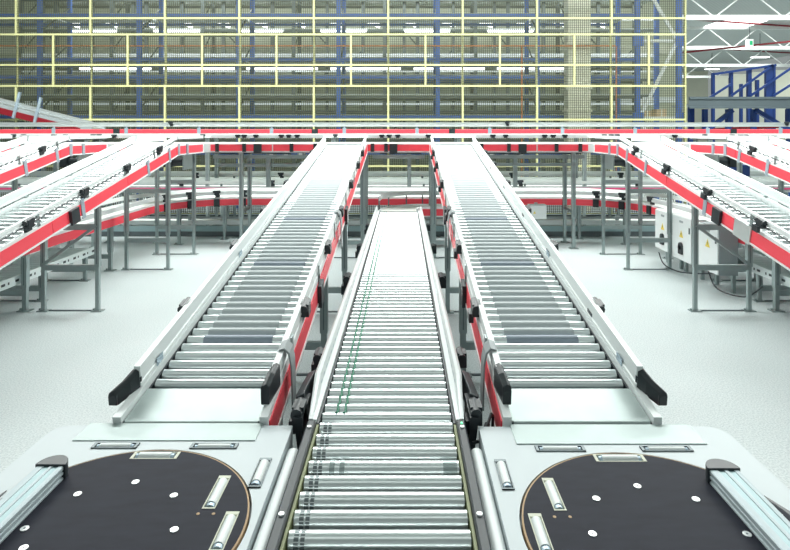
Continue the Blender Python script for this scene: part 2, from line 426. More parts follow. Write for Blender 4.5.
    out += [(g0+.004,zl+th),(g0,zl+.047)] + side(g0,1)[::-1]
    frr = Fr((0,0,0),(0,1,0),(1,0,0),(0,0,1))
    rl = MB().prof(frr, out, 1.28, rail_y).build('stop_rail', 'rail_alu', root)
    b2 = MB()
    for k in (.72,.38): b2.box(g0+wv*k-.010, g0+wv*k+.010, 1.285, rail_y-.001, zl+th-.0035, zl+th-.0028)
    b2.build('groove_strip', 'alu_groove', rl)
    hp = [(g0-.004,rail_y)] + [((g0+g1)/2 - (wv/2+.006)*math.cos(math.radians(180*k/14)), rail_y+.004+.062*math.sin(math.radians(180*k/14))) for k in range(15)] + [(g1+.004,rail_y)]
    MB().prism(hp, zt+.005, zt+.062).build('rail_bracket', 'black', root, bevel=.003)
    MB().prism(tri, zt-.001, zt+.0035).build('dark_recess', 'black', root)
    MB().cyl((tri[1][0]-.0*outer, tri[0][1]-.11, zt+.003),(tri[1][0], tri[0][1]-.11, zt+.008), .008, 10).build('bolt', 'screw', root)
    # long smooth guide roller along the inner edge
    b = MB().cyl((guide_x,1.2,.612),(guide_x,2.395,.612), .027, 20).cyl((guide_x,2.395,.612),(guide_x,2.412,.612), .027, 20, r1=.017)
    b.build('edge_roller', 'white', root)
    MB().box(min(guide_x,guide_x+outer*.05), max(guide_x,guide_x+outer*.05), 1.2, 2.35, .50, .575).build('edge_roller_bracket', 'dsteel', root)
    for lx in (x0+.12, x1-.12):
        for ly in (y0+.12, y1-.12): MB().box(lx-.04,lx+.04,ly-.04,ly+.04,.01,.30).box(lx-.07,lx+.07,ly-.07,ly+.07,0,.012).build('leg', 'dsteel', root)
    return root
turntable('left square turntable with dark round disc and pale housing', -1.555, -.495, 1.22, 2.555, -.996, 1.885, .472, -1,
    (-1.41,-.632,2.427),
    [(-1.30,-1.112,2.368,2.408),(-.889,-.694,2.366,2.404)], [(-.5775,-.529,2.108,2.294)],
    [(-1.10,-.912,2.287,2.337),(-.703,-.657,1.985,2.175),(-.612,-.566,1.785,1.97)],
    [(135.5,483.4),(173.8,496.8),(174.2,531.1),(77.6,495.4),(24.6,530),(23.6,549.6)], [(198,515),(213.5,515)],
    (-1.385,-1.283), 2.15, [(-1.455,2.09),(-1.50,1.92),(-1.50,1.6),(-1.44,1.6)], -.462)
turntable('right square turntable with dark round disc and pale housing', .335, 1.42, 1.22, 2.545, .868, 1.862, .474, 1,
    (.477,1.279,2.40),
    [(.548,.752,2.346,2.385),(.985,1.195,2.346,2.383)], [(.363,.409,2.095,2.284)],
    [(.768,.970,2.268,2.318),(.523,.566,1.975,2.160),(.427,.472,1.775,1.96)],
    [(637.4,487.4),(596.3,499.9),(695.9,500.6),(592.5,535.2),(747.1,535.6)], [(554.6,518.1),(570.1,518.1)],
    (1.142,1.252), 2.125, [(1.303,2.06),(1.29,1.6),(1.36,1.6),(1.36,1.92)], .306)

# ------------------------------------------------------------------ side inclines (open steel rollers) left and right
S2 = math.atan(.2095)
def side_incline(label, xr, w, side, ystart, ylegs=(6.24,8.1), clips=(), covers=(), sens=(5.05,5.93,6.84,7.75), plates=()):
    """side=-1: red face towards +x (left of the hall). xr = x of that face."""
    sg = -side
    xc = xr - sg*(w/2+.056)
    yb = 8.38; zb = 1.752
    root = thing('inclined_roller_conveyor', label, 'conveyor', (xc,ystart,0), 'side inclined conveyors with red flanks')
    L = (yb-ystart)/math.cos(S2)
    fr = Fr((xc, ystart, zb-(yb-ystart)*math.tan(S2)), (0,math.cos(S2),math.sin(S2)), (1,0,0), (0,-math.sin(S2),math.cos(S2)))
    fl = Fr((xc, yb, zb), (0,1,0), (1,0,0), (0,0,1)); Lf = 9.46-yb
    for sd in (-1,1):
        for f, l in ((fr,L),(fl,Lf)):
            MB().prof(f, [(sd*(w/2+.012),-.1),(sd*(w/2+.05),-.13),(sd*(w/2+.05),.025),(sd*(w/2+.012),.025)], 0, l).build('side_frame', 'white', root)
            MB().fbox(f, 0, l, sd*(w/2+.05), sd*(w/2+.062), -.14, -.124).build('side_lip', 'white', root)
            MB().prof(f, guide_pts(sd*(w/2+.03), .098 if sd == sg else .055, .047 if sd == sg else .09), .02, l-.0).build('guide_rail', 'white', root)
            if sd == sg: MB().cyl(f.p(.02,sd*(w/2+.05),.088), f.p(l,sd*(w/2+.05),.088), .007, 6).build('cable', 'black', root)
        if sd == sg: slot_strip(fr, [q for i in range(int(L/.12)-1) for q in (.06+i*.12, .13+i*.12)], sd*(w/2+.022), .0258, .0258, .016).build('slot_row', ['white','dsteel'], root)
        b = MB(); k = 0
        while k < L: b.fbox(fr, k, min(k+1.49,L), sd*(w/2+.05), sd*(w/2+.056), -.122, -.004); k += 1.5
        b.build('red_side_panel', 'red', root)
        b = MB()
        b.fbox(fl, .06, .30, sd*(w/2+.05), sd*(w/2+.056), -.122, -.004); b.fbox(fl, .38, Lf-.05, sd*(w/2+.05), sd*(w/2+.056), -.122, -.004)
        b.build('red_side_panel', 'red', root)
        s = .5
        while s < L-.1:
            b = MB().fbox(fr, s-.02, s+.02, sd*(w/2+.044), sd*(w/2+.052), .02, .13); b.fbox(fr, s-.02, s+.02, sd*(w/2+.03), sd*(w/2+.052), .02, .03)
            b.build('guide_bracket', 'steel', root); s += .82
    for y in clips:
        s = (y-ystart)/math.cos(S2)
        MB().fbox(fr, s-.03, s+.03, sg*(w/2+.056), sg*(w/2+.064), -.16, .05).build('joint_clip', 'clip', root)
    for y in covers:
        s = (y-ystart)/math.cos(S2)
        MB().fbox(fr, s-.07, s+.07, sg*(w/2+.056), sg*(w/2+.085), -.15, .0).build('joint_cover', 'black', root)
    for y in plates:
        s = (y-ystart)/math.cos(S2)
        MB().fbox(fr, s-.13, s+.13, sg*(w/2+.055), sg*(w/2+.066), -.15, .02).build('joint_plate', 'alu', root)
    for y in sens:
        if y < ystart+.1: continue
        s = (y-ystart)/math.cos(S2)
        sensor_mb(fr, s, sg*(w/2+.06), .10, 1.1).build('sensor', 'black', root)
    MB().fbox(fl, -.02, .05, sg*(w/2+.056), sg*(w/2+.064), -.15, .03).build('joint_clip', 'clip', root)
    MB().fbox(fl, .31, .37, sg*(w/2+.05), sg*(w/2+.07), -.15, .03).build('joint_clip', 'clip', root)
    MB().fbox(fr, .02, L, -w/2-.02, w/2+.02, -.14, -.125).build('under_tray', 'grey', root)
    rollers(root, fr, .05, L-.02, .10, w-.01, .037)
    rollers(root, fl, .05, Lf-.02, .10, w-.01, .037)
    # drum motor under the bend
    m = MB().cyl((xc+sg*.05,8.75,1.50),(xc+sg*(w/2+.02),8.75,1.50), .07, 16).box(xc+sg*.05-.06,xc+sg*.05+.06,8.66,8.84,1.42,1.60).build('motor', 'black', root)
    MB().box(min(xc+sg*(w/2+.03),xc+sg*(w/2+.05)), max(xc+sg*(w/2+.03),xc+sg*(w/2+.05)), 8.60, 8.95, 1.38, 1.63).build('motor_plate', 'steel', root)
    for y in ylegs:
        z = min(zb, fr.O.z+(y-ystart)*math.tan(S2)) - .14
        xa, xb = xc-w/2-.02, xc+w/2+.02
        bars = (z*.41, z*.79) if y < 7 else (z*.27, z*.72)
        leg_pair(root, xa, xb, y, z, bars=bars, w=.052, brace=(side if y < 7 else 0))
    return root
side_incline('red-flanked roller conveyor at left, nearest the left long incline', -3.31, .55, -1, 3.9, (4.4,6.24,8.1,9.1), (8.05,7.38,5.87), (5.70,))
side_incline('red-flanked roller conveyor at right, in front of the white control cabinets', 3.155, .55, 1, 3.9, (4.4,6.24,8.1,9.1), (8.03,7.41,5.95), (5.70,), plates=(5.29,))
side_incline('red-flanked roller conveyor at far left, behind the nearest left incline', -4.90, .55, -1, 5.2, (6.6,8.1), (8.05,7.38), ())
side_incline('red-flanked roller conveyor at far right, behind the cabinet side incline', 4.74, .55, 1, 5.2, (6.6,8.1), (8.03,7.41,6.5), ())
side_incline('partly seen roller conveyor cut by the left picture edge, outermost on the left', -6.48, .55, -1, 7.4, (8.1,), (), ())
side_incline('partly seen roller conveyor cut by the right picture edge, outermost on the right', 6.32, .55, 1, 7.4, (8.1,), (), ())

# ------------------------------------------------------------------ upper cross conveyor that the inclines feed
root = thing('cross_conveyor', 'raised cross conveyor with red front panels along the tops of all inclines', 'conveyor', (-.1,9.8,0))
ya, yb, z0 = 9.52, 10.12, 1.752; XA, XB = -8.8, 8.7
MB().box(XA,XB,ya+.03,yb-.03,z0-.03,z0-.002).build('belt', 'belt', root)
MB().box(XA,XB,ya,ya+.04,z0-.14,z0+.01).build('side_frame', 'white', root)
MB().box(XA,XB,yb-.04,yb,z0-.14,z0+.02).build('side_frame', 'white', root)
MB().box(XA,XB,ya+.05,yb-.05,z0-.15,z0-.13).build('under_tray', 'dsteel', root)
MB().box(XA,XB,yb-.02,yb+.005,z0+.10,z0+.17).build('guide_rail', 'white', root)
spans = [(-8.7,-7.15),(-6.42,-5.58),(-4.83,-4.02),(-3.22,-1.34),(-.60,.43),(1.19,3.08),(3.88,4.66),(5.45,6.24),(7.03,8.6)]
for a, b_ in spans:
    w2 = (b_-a)
    cut = a+w2*(.55 if w2 > 1.5 else 1)
    m = MB().box(a,cut-.012 if cut<b_ else b_,ya-.012,ya,z0-.115,z0-.01)
    if cut < b_: m.box(cut+.012,b_,ya-.012,ya,z0-.115,z0-.01)
    m.build('red_front_panel', 'red', root)
    MB().box(a,b_,ya-.014,ya+.012,z0+.10,z0+.155).build('guide_rail', 'white', root)
    for q in ((.08,.30) if w2 < 1.2 else (.06,.30,.72,.93)):
        MB().box(a+w2*q-.03,a+w2*q+.03,ya-.03,ya-.012,z0-.13,z0+.01).build('joint_clip', 'black', root)
    MB().box(a+w2*.42-.065,a+w2*.42+.065,ya-.04,ya-.012,z0-.15,z0+.0).build('joint_cover', 'black', root)
crx = Fr((0,0,0),(1,0,0),(0,-1,0),(0,0,1))
for u in (12,22,73,84,92,98,130,202,247,253,264,288,295,303,335,383,390,398,427,488,500,537,545,556,605,612,618,660,706,714,722,727):
    X = atX(u, 10.05)
    near = any(a < X < b_ for a, b_ in spans)
    sensor_mb(Fr((X, ya-.02 if near else yb-.03, z0+.128),(1,0,0),(0,-1,0),(0,0,1)), 0, 0, 0, .8, False).build('sensor', 'black', root)
for x in (-2.72,-.66,.48,2.85,-5.2,5.1,-7.6,7.4):
    for y in (ya+.04, yb-.04): leg(root, x, y, z0-.14, .065)
    for z in (.62,): cross_bar(root, (x,ya+.06,z), (x,yb-.06,z), .05)
for x0, x1, y, z in ((-3.25,-1.45,9.75,1.53),(-3.25,-1.45,10.0,1.37),(-.52,.36,9.7,1.53),(1.25,3.1,9.75,1.53),(1.3,3.05,10.0,1.38)):
    MB().box(x0,x1,y-.02,y+.02,z-.03,z+.03).build('support_beam', 'steel', root)
for x in (-2.25,-2.0,-1.75,1.5,1.75,2.0):
    MB().box(x-.06,x+.06,9.7,9.8,1.555,1.62).box(x-.03,x+.03,9.69,9.7,1.56,1.6,1).build('valve_block', ['grey','screw'], root)
for x in (-2.36, 1.95, .1): MB().box(x-.035,x+.035,9.93,10.0,1.0,1.6).build('hanger', 'steel', root)
for x0, x1 in ((-3.22,-1.9),(1.3,3.0),(-.4,.3)):
    MB().tube([(x0,9.62,1.60),((x0+x1)/2-.2,9.62,1.58),((x0+x1)/2,9.62,1.60),(x1,9.62,1.585)], .012, 6).build('cable', 'black', root)

# ------------------------------------------------------------------ rear upper conveyor at eye level
root = thing('cross_conveyor', 'rear cross conveyor with a long unbroken red flank at eye level, below the yellow fence', 'conveyor', (0,11.5,0))
Y, X0, X1 = 11.3, -9.6, 9.4
MB().box(X0,X1,Y+.03,Y+.62,1.96,1.985).build('belt', 'belt', root)
MB().box(X0,X1,Y,Y+.03,1.90,2.005).build('side_frame', 'white', root)
MB().box(X0,X1,Y+.62,Y+.65,1.90,2.005).build('side_frame', 'white', root)
MB().box(X0,X1,Y-.012,Y,1.922,2.003).build('red_side_panel', 'red', root)
MB().box(X0,X1,Y-.02,Y+.0,1.895,1.918).build('side_lip', 'white', root)
MB().prof(Fr((0,Y,0),(1,0,0),(0,-1,0),(0,0,1)), [(-.012,2.06),(.012,2.06),(.012,2.085),(.004,2.09),(.004,2.11),(.012,2.115),(.012,2.14),(-.012,2.14)], X0, X1).build('guide_rail', 'alu', root)
MB().box(X0,X1,Y+.62,Y+.64,2.06,2.13).build('guide_rail', 'alu', root)
for i in range(13):
    x = atX(54+72.6*(i-1), Y)
    MB().box(x-.035,x+.035,Y-.022,Y-.012,1.90,2.03).box(x-.012,x+.012,Y-.01,Y+.012,2.0,2.07).build('joint_clip', 'clip', root)
for u in (117,315,452,733): x = atX(u,Y); MB().box(x-.06,x+.06,Y-.03,Y-.012,1.92,2.005).build('joint_cover', 'black', root)
for u in (171,507,786): sensor_mb(Fr((atX(u,Y),Y-.02,2.12),(1,0,0),(0,-1,0),(0,0,1)),0,0,0,.8).build('sensor','black',root)
for x in (-8.8,-6.3,-3.9,-1.4,1.1,3.6,6.1,8.6): 
    for y in (Y+.05, Y+.6): leg(root, x, y, 1.90, .07)

# ------------------------------------------------------------------ lower level: U-shaped belt lane passing under everything
def path_pts():
    P = []
    for i in range(9): P.append((-4.42, 4.2+i*.625, 0., 1.))
    for k in range(1,13):
        a = math.radians(180-90*k/12); P.append((-2.92+1.5*math.cos(a), 9.2+1.5*math.sin(a), math.sin(a), -math.cos(a)))
    for i in range(1,10): P.append((-2.92+i*.642, 10.7, 1., 0.))
    for k in range(1,13):
        a = math.radians(90-90*k/12); P.append((2.86+1.5*math.cos(a), 9.2+1.5*math.sin(a), math.sin(a), -math.cos(a)))
    for i in range(1,9): P.append((4.36, 9.2-i*.625, 0., -1.))
    return P
PP = path_pts()
def sweep_path(P, t0, t1, z0, z1, mi=0, mb=None):
    """rectangular section offset t0..t1 to the left of travel"""
    rings = []
    for x, y, dx, dy in P:
        nx, ny = -dy, dx
        rings.append([V((x+nx*t0,y+ny*t0,z0)), V((x+nx*t1,y+ny*t1,z0)), V((x+nx*t1,y+ny*t1,z1)), V((x+nx*t0,y+ny*t0,z1))])
    return (mb or MB()).sweep(rings, mi)
def path_lane(root, P, z, red='red', hw=.27, guide=True):
    sweep_path(P, -hw, hw, z-.03, z-.002).build('belt', 'belt', root)
    for sd in (-1,1):
        a, b_ = sd*hw, sd*(hw+.03)
        sweep_path(P, min(a,b_), max(a,b_), z-.12, z+.03).build('side_frame', 'white', root)
        a, b_ = sd*(hw+.03), sd*(hw+.038)
        sweep_path(P, min(a,b_), max(a,b_), z-.115, z-.005).build('red_side_panel', red, root)
        if guide:
            a, b_ = sd*(hw+.005), sd*(hw+.03)
            sweep_path(P, min(a,b_), max(a,b_), z+.075, z+.14).build('guide_rail', 'white', root)
root = thing('curved_conveyor', 'low U-shaped conveyor with red flanks curving under the raised cross conveyor', 'conveyor', (0,10.7,0))
zl = .735
path_lane(root, PP, zl)
for i, (x,y,dx,dy) in enumerate(PP):
    if i in (11,14,17,20,33,36,40): 
        nx, ny = dy, -dx
        MB().fbox(Fr((x+nx*.31,y+ny*.31,zl),(dx,dy,0),(nx,ny,0),(0,0,1)), -.05,.05,0,.03,-.13,.01).build('joint_cover','black',root)
        sensor_mb(Fr((x+nx*.30,y+ny*.30,zl+.11),(dx,dy,0),(nx,ny,0),(0,0,1)),0,0,0,1.2).build('sensor','black',root)
for x, y in ((-4.70,6.24),(-4.14,6.24),(-4.70,8.05),(-4.14,8.05),(-3.25,10.36),(-1.9,10.46),(1.85,10.46),(3.2,10.38),(4.08,8.8),(4.64,8.8),(4.08,6.24),(4.64,6.24),(-3.9,9.9),(3.85,9.9)):
    leg(root, x, y, zl-.12, .06)
for x0, x1, y in ((-4.68,-4.16,6.24),(4.10,4.62,6.24),(-4.68,-4.16,8.05),(4.10,4.62,8.8)): cross_bar(root,(x0,y,.20),(x1,y,.20))

# bend that takes the central lane off to the right
root = thing('curved_conveyor', 'short cream bend turning the far end of the central lane to the right', 'conveyor', (.1,9.7,0))
P = [(-.078,9.36,0.,1.)]
for k in range(0,13):
    a = math.radians(180-90*k/12); P.append((.34+.418*math.cos(a), 9.40+.418*math.sin(a)*1.15, math.sin(a), -math.cos(a)))
P += [(.7,9.88,1.,0.),(1.3,9.88,1.,0.)]
sweep_path(P,-.29,.29,.61,.652).build('belt','belt',root)
sweep_path(P,-.322,-.29,.53,.70).build('side_frame','white',root)
sweep_path(P,.29,.322,.53,.668).build('side_frame','white',root)
sweep_path(P,.30,.328,.825,.90).build('guide_rail','white',root)
for k in (2,6,10,13):
    x,y,dx,dy = P[k]; MB().box(x-dy*.335-.012,x-dy*.335+.012,y+dx*.335-.012,y+dx*.335+.012,.6,.88).build('guide_bracket','dsteel',root)
sweep_path(P[6:],-.332,-.322,.55,.66).build('red_side_panel','red',root)
for x,y in ((.72,9.60),(1.15,9.60)): MB().box(x-.04,x+.04,y-.06,y-.04,.54,.68).build('joint_cover','black',root)
leg(root,-.30,9.75,.56,.05); leg(root,.9,10.12,.56,.05)

# low roller lanes near the floor, left and right
def low_lane(label, xin, side):
    root = thing('roller_conveyor', label, 'conveyor', (xin,6,0), 'low roller lanes near the floor')
    w = .5; xc = xin+side*(w/2+.03); fr = Fr((xc,4.3,.38),(0,1,0),(1,0,0),(0,0,1)); L = 3.5
    for sd in (-1,1):
        MB().fbox(fr,0,L,sd*(w/2+.004),sd*(w/2+.03),-.07,.03).build('side_frame','alu',root)
    slot_strip(fr, [q for i in range(16) for q in (.1+i*.215,.16+i*.215,.2+i*.215,.225+i*.215)], -side*(w/2+.0315), -.035, -.008).build('slot_row',['alu','black'],root)
    rollers(root, fr, .05, L-.04, .10, w, .025)
    for y in (4.6,5.4,6.6,7.5): leg_pair(root, xc-w/2-.01, xc+w/2+.01, y, .31, bars=(.15,), w=.05)
low_lane('low roller lane close to the floor below the far left incline', -4.17, -1)
low_lane('low roller lane close to the floor below the far right incline', 4.10, 1)

# mid-height and floor-level lanes behind, seen through the legs
def back_lane(label, Y, z, mats, X0=-9, X1=9):
    root = thing('cross_conveyor', label, 'conveyor', (0,Y+.25,0), 'plain conveyor lanes behind the legs')
    MB().box(X0,X1,Y+.03,Y+.45,z-.03,z).build('belt','belt',root)
    MB().box(X0,X1,Y,Y+.03,z-.10,z+.02).build('side_frame',mats[0],root)
    MB().box(X0,X1,Y+.45,Y+.48,z-.10,z+.02).build('side_frame',mats[0],root)
    MB().box(X0,X1,Y-.01,Y,z-.045,z-.012).build('red_stripe',mats[1],root)
    MB().box(X0,X1,Y-.012,Y+.012,z+.07,z+.12).build('guide_rail',mats[2],root)
    MB().box(X0,X1,Y+.46,Y+.48,z+.07,z+.14).build('guide_rail',mats[2],root)
    for x in range(-8,9,2):
        leg(root, x+.4, Y+.06, z-.1, .06); leg(root, x+.4, Y+.42, z-.1, .06)
        MB().box(x+.38,x+.42,Y+.012,Y+.03,z,z+.1).build('guide_bracket','dsteel',root)
    for x in (-6.1,-4.4,-2.6,-1.0,1.2,2.3,4.6,6.2): sensor_mb(Fr((x,Y-.02,z+.1),(1,0,0),(0,-1,0),(0,0,1)),0,0,0,1.1).build('sensor','black',root)
back_lane('grey mid-height conveyor lane with a thin magenta stripe, nearer of two behind the legs', 11.25, .86, ('grey','pink','alu'))
back_lane('grey mid-height conveyor lane just in front of the fence, farther of two behind the legs', 12.1, .945, ('alu','pink','alu'))
root = thing('cross_conveyor', 'floor-level white-sided conveyor with a dark strip for the void below it at the back of the floor', 'conveyor', (0,11.1,0))
MB().box(-9,9,10.63,10.67,.225,.30).build('side_panel','white',root)
MB().box(-9,9,10.61,10.64,.10,.20).build('lower_rail','alu_groove',root)
MB().box(-9,9,10.64,10.68,0,.095).build('dark_void_strip','dsteel',root)  # dark strip stands in for the dark void below the side panel
MB().box(-9,9,10.67,11.1,.27,.295).build('belt','belt',root)
MB().box(-9,9,10.60,10.63,.335,.375).build('guide_rail','grey',root)
for x in range(-8,9,2): MB().box(x-.03,x+.03,10.66,10.70,0,.4).build('leg','steel',root)

def smooth(P, n=6):
    P = [V(p) for p in P]; Q = [P[0]]+P+[P[-1]]; out = []
    for i in range(1, len(Q)-2):
        a,b_,c,d = Q[i-1:i+3]
        for k in range(n):
            t = k/n; out.append(.5*((2*b_)+(c-a)*t+(2*a-5*b_+4*c-d)*t*t+(3*b_-a-3*c+d)*t**3))
    return out+[P[-1]]
# ------------------------------------------------------------------ control cabinets
def cabinet(label, y0, y1, x0, x1, z0, z1, knob=True):
    root = thing('control_cabinet', label, 'cabinet', ((x0+x1)/2,(y0+y1)/2,0), 'white electrical cabinets')
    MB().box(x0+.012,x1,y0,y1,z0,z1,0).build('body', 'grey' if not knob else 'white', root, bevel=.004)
    d = MB().box(x0-.006,x0+.012,y0+.006,y1-.006,z0+.006,z1-.006).build('door','white',root,bevel=.003)
    zc = z0+(z1-z0)*.60; yc = (y0+y1)/2; s = .055
    tri = [V((x0-.0075,yc-s,zc-s*.8)),V((x0-.0075,yc+s,zc-s*.8)),V((x0-.0075,yc,zc+s))]
    t2 = [p+V((-.002,0,0)) for p in tri]
    MB().add(tri+t2,[(0,1,2),(3,5,4),(0,3,4,1),(1,4,5,2),(2,5,3,0)]).add([V((x0-.0099,yc-.006,zc-.025)),V((x0-.0099,yc+.014,zc+.005)),V((x0-.0099,yc-.004,zc+.030))],[(0,1,2)],1).build('warning_sign',['warn','black'],d)
    if knob:
        k = MB().box(x0-.03,x0-.006,yc-.05,yc+.05,z0+.09,z0+.20).cyl((x0-.03,yc,z0+.20),(x0-.006,yc,z0+.20),.05,14); k.build('switch','black',d)
    MB().box(x0-.009,x0-.006,yc-.05,yc+.05,z1-.085,z1-.055).build('name_plate','grey',d)
    MB().box(x0-.016,x0-.006,y0+.03,y0+.05,z1-.2,z1-.12).build('latch','dsteel',d)
    for y in (y0+.05,y1-.05): MB().box(x1-.05,x1-.01,y-.02,y+.02,0,z0).build('leg','steel',root)
    return root
cabinet('white control cabinet with black switch, farthest of three below the right incline', 8.09, 8.60, 3.80, 4.00, .22, .80)
cabinet('white control cabinet with black switch, middle of three below the right incline', 7.52, 8.05, 3.80, 4.00, .20, .80)
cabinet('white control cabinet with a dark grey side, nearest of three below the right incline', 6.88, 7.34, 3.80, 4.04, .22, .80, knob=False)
root = thing('junction_box', 'small pale junction box with warning mark, beside the top of the right long incline', 'junction box', (2.31,9.85,0))
MB().box(2.16,2.46,9.80,9.95,.455,.70).build('body','white',root,bevel=.005)
MB().box(2.17,2.45,9.785,9.80,.465,.69).build('door','white',root)
MB().add([V((2.225,9.783,.55)),V((2.275,9.783,.55)),V((2.25,9.783,.595))],[(0,1,2)]).build('warning_sign','warn',root)
MB().box(2.29,2.34,9.95,10.0,0,.72).build('post','steel',root)
b = MB()
for P in ([(3.72,8.3,.2),(3.7,8.1,.08),(3.75,7.8,.05),(3.8,7.4,.12),(3.82,7.0,.22)],[(3.85,7.2,.2),(3.8,6.9,.06),(3.95,6.6,.05),(4.1,6.5,.2)]): b.tube(smooth(P),.009,8)
tag(b.build('cable','black'), 'loose black cables drooping below the white control cabinets', 'cable')

# ------------------------------------------------------------------ yellow safety fence
YF = 13.0; p = 1.697; xr = 6.44; x_l = xr-10*p
root = thing('safety_fence', 'tall pale yellow mesh fence across the back of the hall', 'fence', (0,YF,0))
rows = [(4.54,5.35,0),(4.17,4.54,0),(3.475,4.17,1),(2.996,3.475,1),(2.23,2.996,0),(1.17,2.23,0),(.08,1.17,0)]
def panel(x0, x1, za, zb):
    fw = .021; f = MB()
    f.box(x0,x1,YF-.02,YF+.02,za,za+fw); f.box(x0,x1,YF-.02,YF+.02,zb-fw,zb)
    f.box(x0,x0+fw,YF-.019,YF+.019,za,zb); f.box(x1-fw,x1,YF-.019,YF+.019,za,zb)
    loc = ((x0+x1)/2,YF,za); o = f.build('panel_frame','yellow',root,loc=loc)
    m = MB(); n = round((x1-x0)/.047); t = .0052
    for i in range(1,n): x = x0+(x1-x0)*i/n; m.box(x-t,x+t,YF-.004,YF+.004,za,zb)
    n = max(2,round((zb-za)/.055))
    for i in range(1,n): z = za+(zb-za)*i/n; m.box(x0,x1,YF-.007,YF-.001,z-t*.8,z+t*.8)
    m.v = [v-V(loc) for v in m.v]
    w = m.build('wire_mesh','mesh',o,loc=None) if False else m.build('wire_mesh','mesh')
    w.parent = o
    return o
for za, zb, odd in rows:
    cuts = [x_l+p*k for k in range(11)]
    if odd: cuts = [x_l] + [x_l+p*(k+.5) for k in range(10)] + [xr]
    protos = {}
    for a, b_ in zip(cuts, cuts[1:]):
        k = round(b_-a, 3)
        if k not in protos: protos[k] = panel(a, b_, za, zb)
        else: place(protos[k], root, ((a+b_)/2,YF,za))
for k in range(11):
    x = x_l+p*k
    MB().box(x-.022,x+.022,YF+.021,YF+.065,0,5.4).box(x-.09,x+.09,YF-.03,YF+.11,0,.012).build('post','yellow',root)
MB().box(x_l,xr,YF-.025,YF+.02,.0,.06).build('base_rail','dsteel',root)

# descending conveyor at the back left
root = thing('inclined_belt_conveyor', 'grey and dark red conveyor sloping down from upper left before the yellow fence', 'conveyor', (-8,12.55,0))
A, B = V((-10.5,12.64,2.98)), V((-6.75,12.64,2.02)); D = (B-A)
fr = Fr(A, D, (0,-1,0), D.normalized().cross(V((0,-1,0))) * (1 if D.normalized().cross(V((0,-1,0))).z > 0 else -1))
L = D.length
MB().fbox(fr,0,L,-.25,.25,-.02,0).build('belt','alu',root)
for t in (-.28,.25): MB().fbox(fr,0,L,t,t+.03,-.10,.03).build('side_frame','grey',root)
MB().fbox(fr,0,L-.25,.28,.29,-.18,-.05).build('red_side_panel','red_d',root)
MB().fbox(fr,0,L,.265,.29,.05,.07).build('guide_rail','alu',root)
MB().fbox(fr,0,L,.265,.29,.10,.15).build('guide_rail','alu',root)
for s in (2.15,2.62): MB().fbox(fr,s,s+.05,.29,.33,-.2,.38).build('guide_post','clip',root)
for x in (-9.3,-8.0): leg(root,x,12.68,2.98-(x+10.5)*.263-.12,.07)

# ------------------------------------------------------------------ storage racking behind the fence
PW = 2.548; U0 = -9.31
levels = [(4.93,'blue'),(3.79,'blue'),(3.35,'blue'),(2.84,'rack_grey'),(2.33,'blue'),(1.4,'blue'),(5.9,'blue')]
def rack_bay(name, label, x0, y0, y1, um, bm_, pw, group, dz=0):
    root = thing(name, label, 'rack', (x0,y0,0), group)
    for y in (y0,y1):
        MB().box(x0-.055,x0+.055,y-.04,y+.04,0,6.6).box(x0-.055,x0+.055,y-.06,y+.06,0,.02).build('upright', um, root)
    for i in range(6):
        z = .5+i*1.0
        MB().bar((x0,y0,z),(x0,y1,z+.9),.03,.03).build('brace','rack_grey',root)
    for z, m in levels:
        z += dz
        for y in (y0,y1): MB().box(x0+.055,x0+pw-.055,y-.03,y+.03,z-.036,z+.036).build('beam', m if bm_ is None else bm_, root)
        MB().box(x0+.055,x0+pw-.055,y0+.02,y1-.02,z+.05,z+.065).build('shelf_deck','deck',root)
    return root
names = ['first','second','third','fourth','fifth','sixth','seventh']
first = rack_bay('storage_rack', 'x', U0-PW, 14.6, 15.9, 'blue', None, PW, 'blue storage rack bays behind the fence')
first['label'] = 'blue storage rack bay cut by the left picture edge, behind the mesh fence'
for i in range(6):
    o = copy_tree(first); o.location.x = U0+PW*i
    o['label'] = 'blue storage rack bay behind the mesh fence, %s from the left picture edge' % ['second','third','fourth','fifth','sixth','seventh'][i]
g = rack_bay('storage_rack', 'x', -12.2, 18.2, 19.2, 'rack_grey', 'rack_grey', 2.9, 'grey storage rack bays at the rear', .25)
for dx in (.62,1.05,2.2):
    MB().box(-12.2+dx-.05,-12.2+dx+.05,18.26,18.36,0,6.6).build('upright','rack_grey',g)
for z, h in ((4.38,.05),(3.86,.025),(2.83,.04),(5.52,.03)):
    MB().box(-12.2+.06,-12.2+2.84,18.12,18.155,z-h,z+h).build('guard_rail','white',g)
for dx, z, k in ((.62,5.2,1),(1.05,3.9,-1),(2.2,2.7,1),(.62,2.4,-1),(2.2,4.6,-1)):
    MB().bar((-12.2+dx,18.40,z),(-12.2+dx+.45*k,18.40,z-.5),.04,.04).build('brace','rack_grey',g)
g['label'] = 'grey rear rack bay, leftmost behind the blue rack'
for i in range(6):
    o = copy_tree(g); o.location.x = -12.2+2.9*(i+1)
    o['label'] = 'grey rear rack bay behind the blue rack, %s from the left' % ['second','third','fourth','fifth','sixth','seventh'][i]
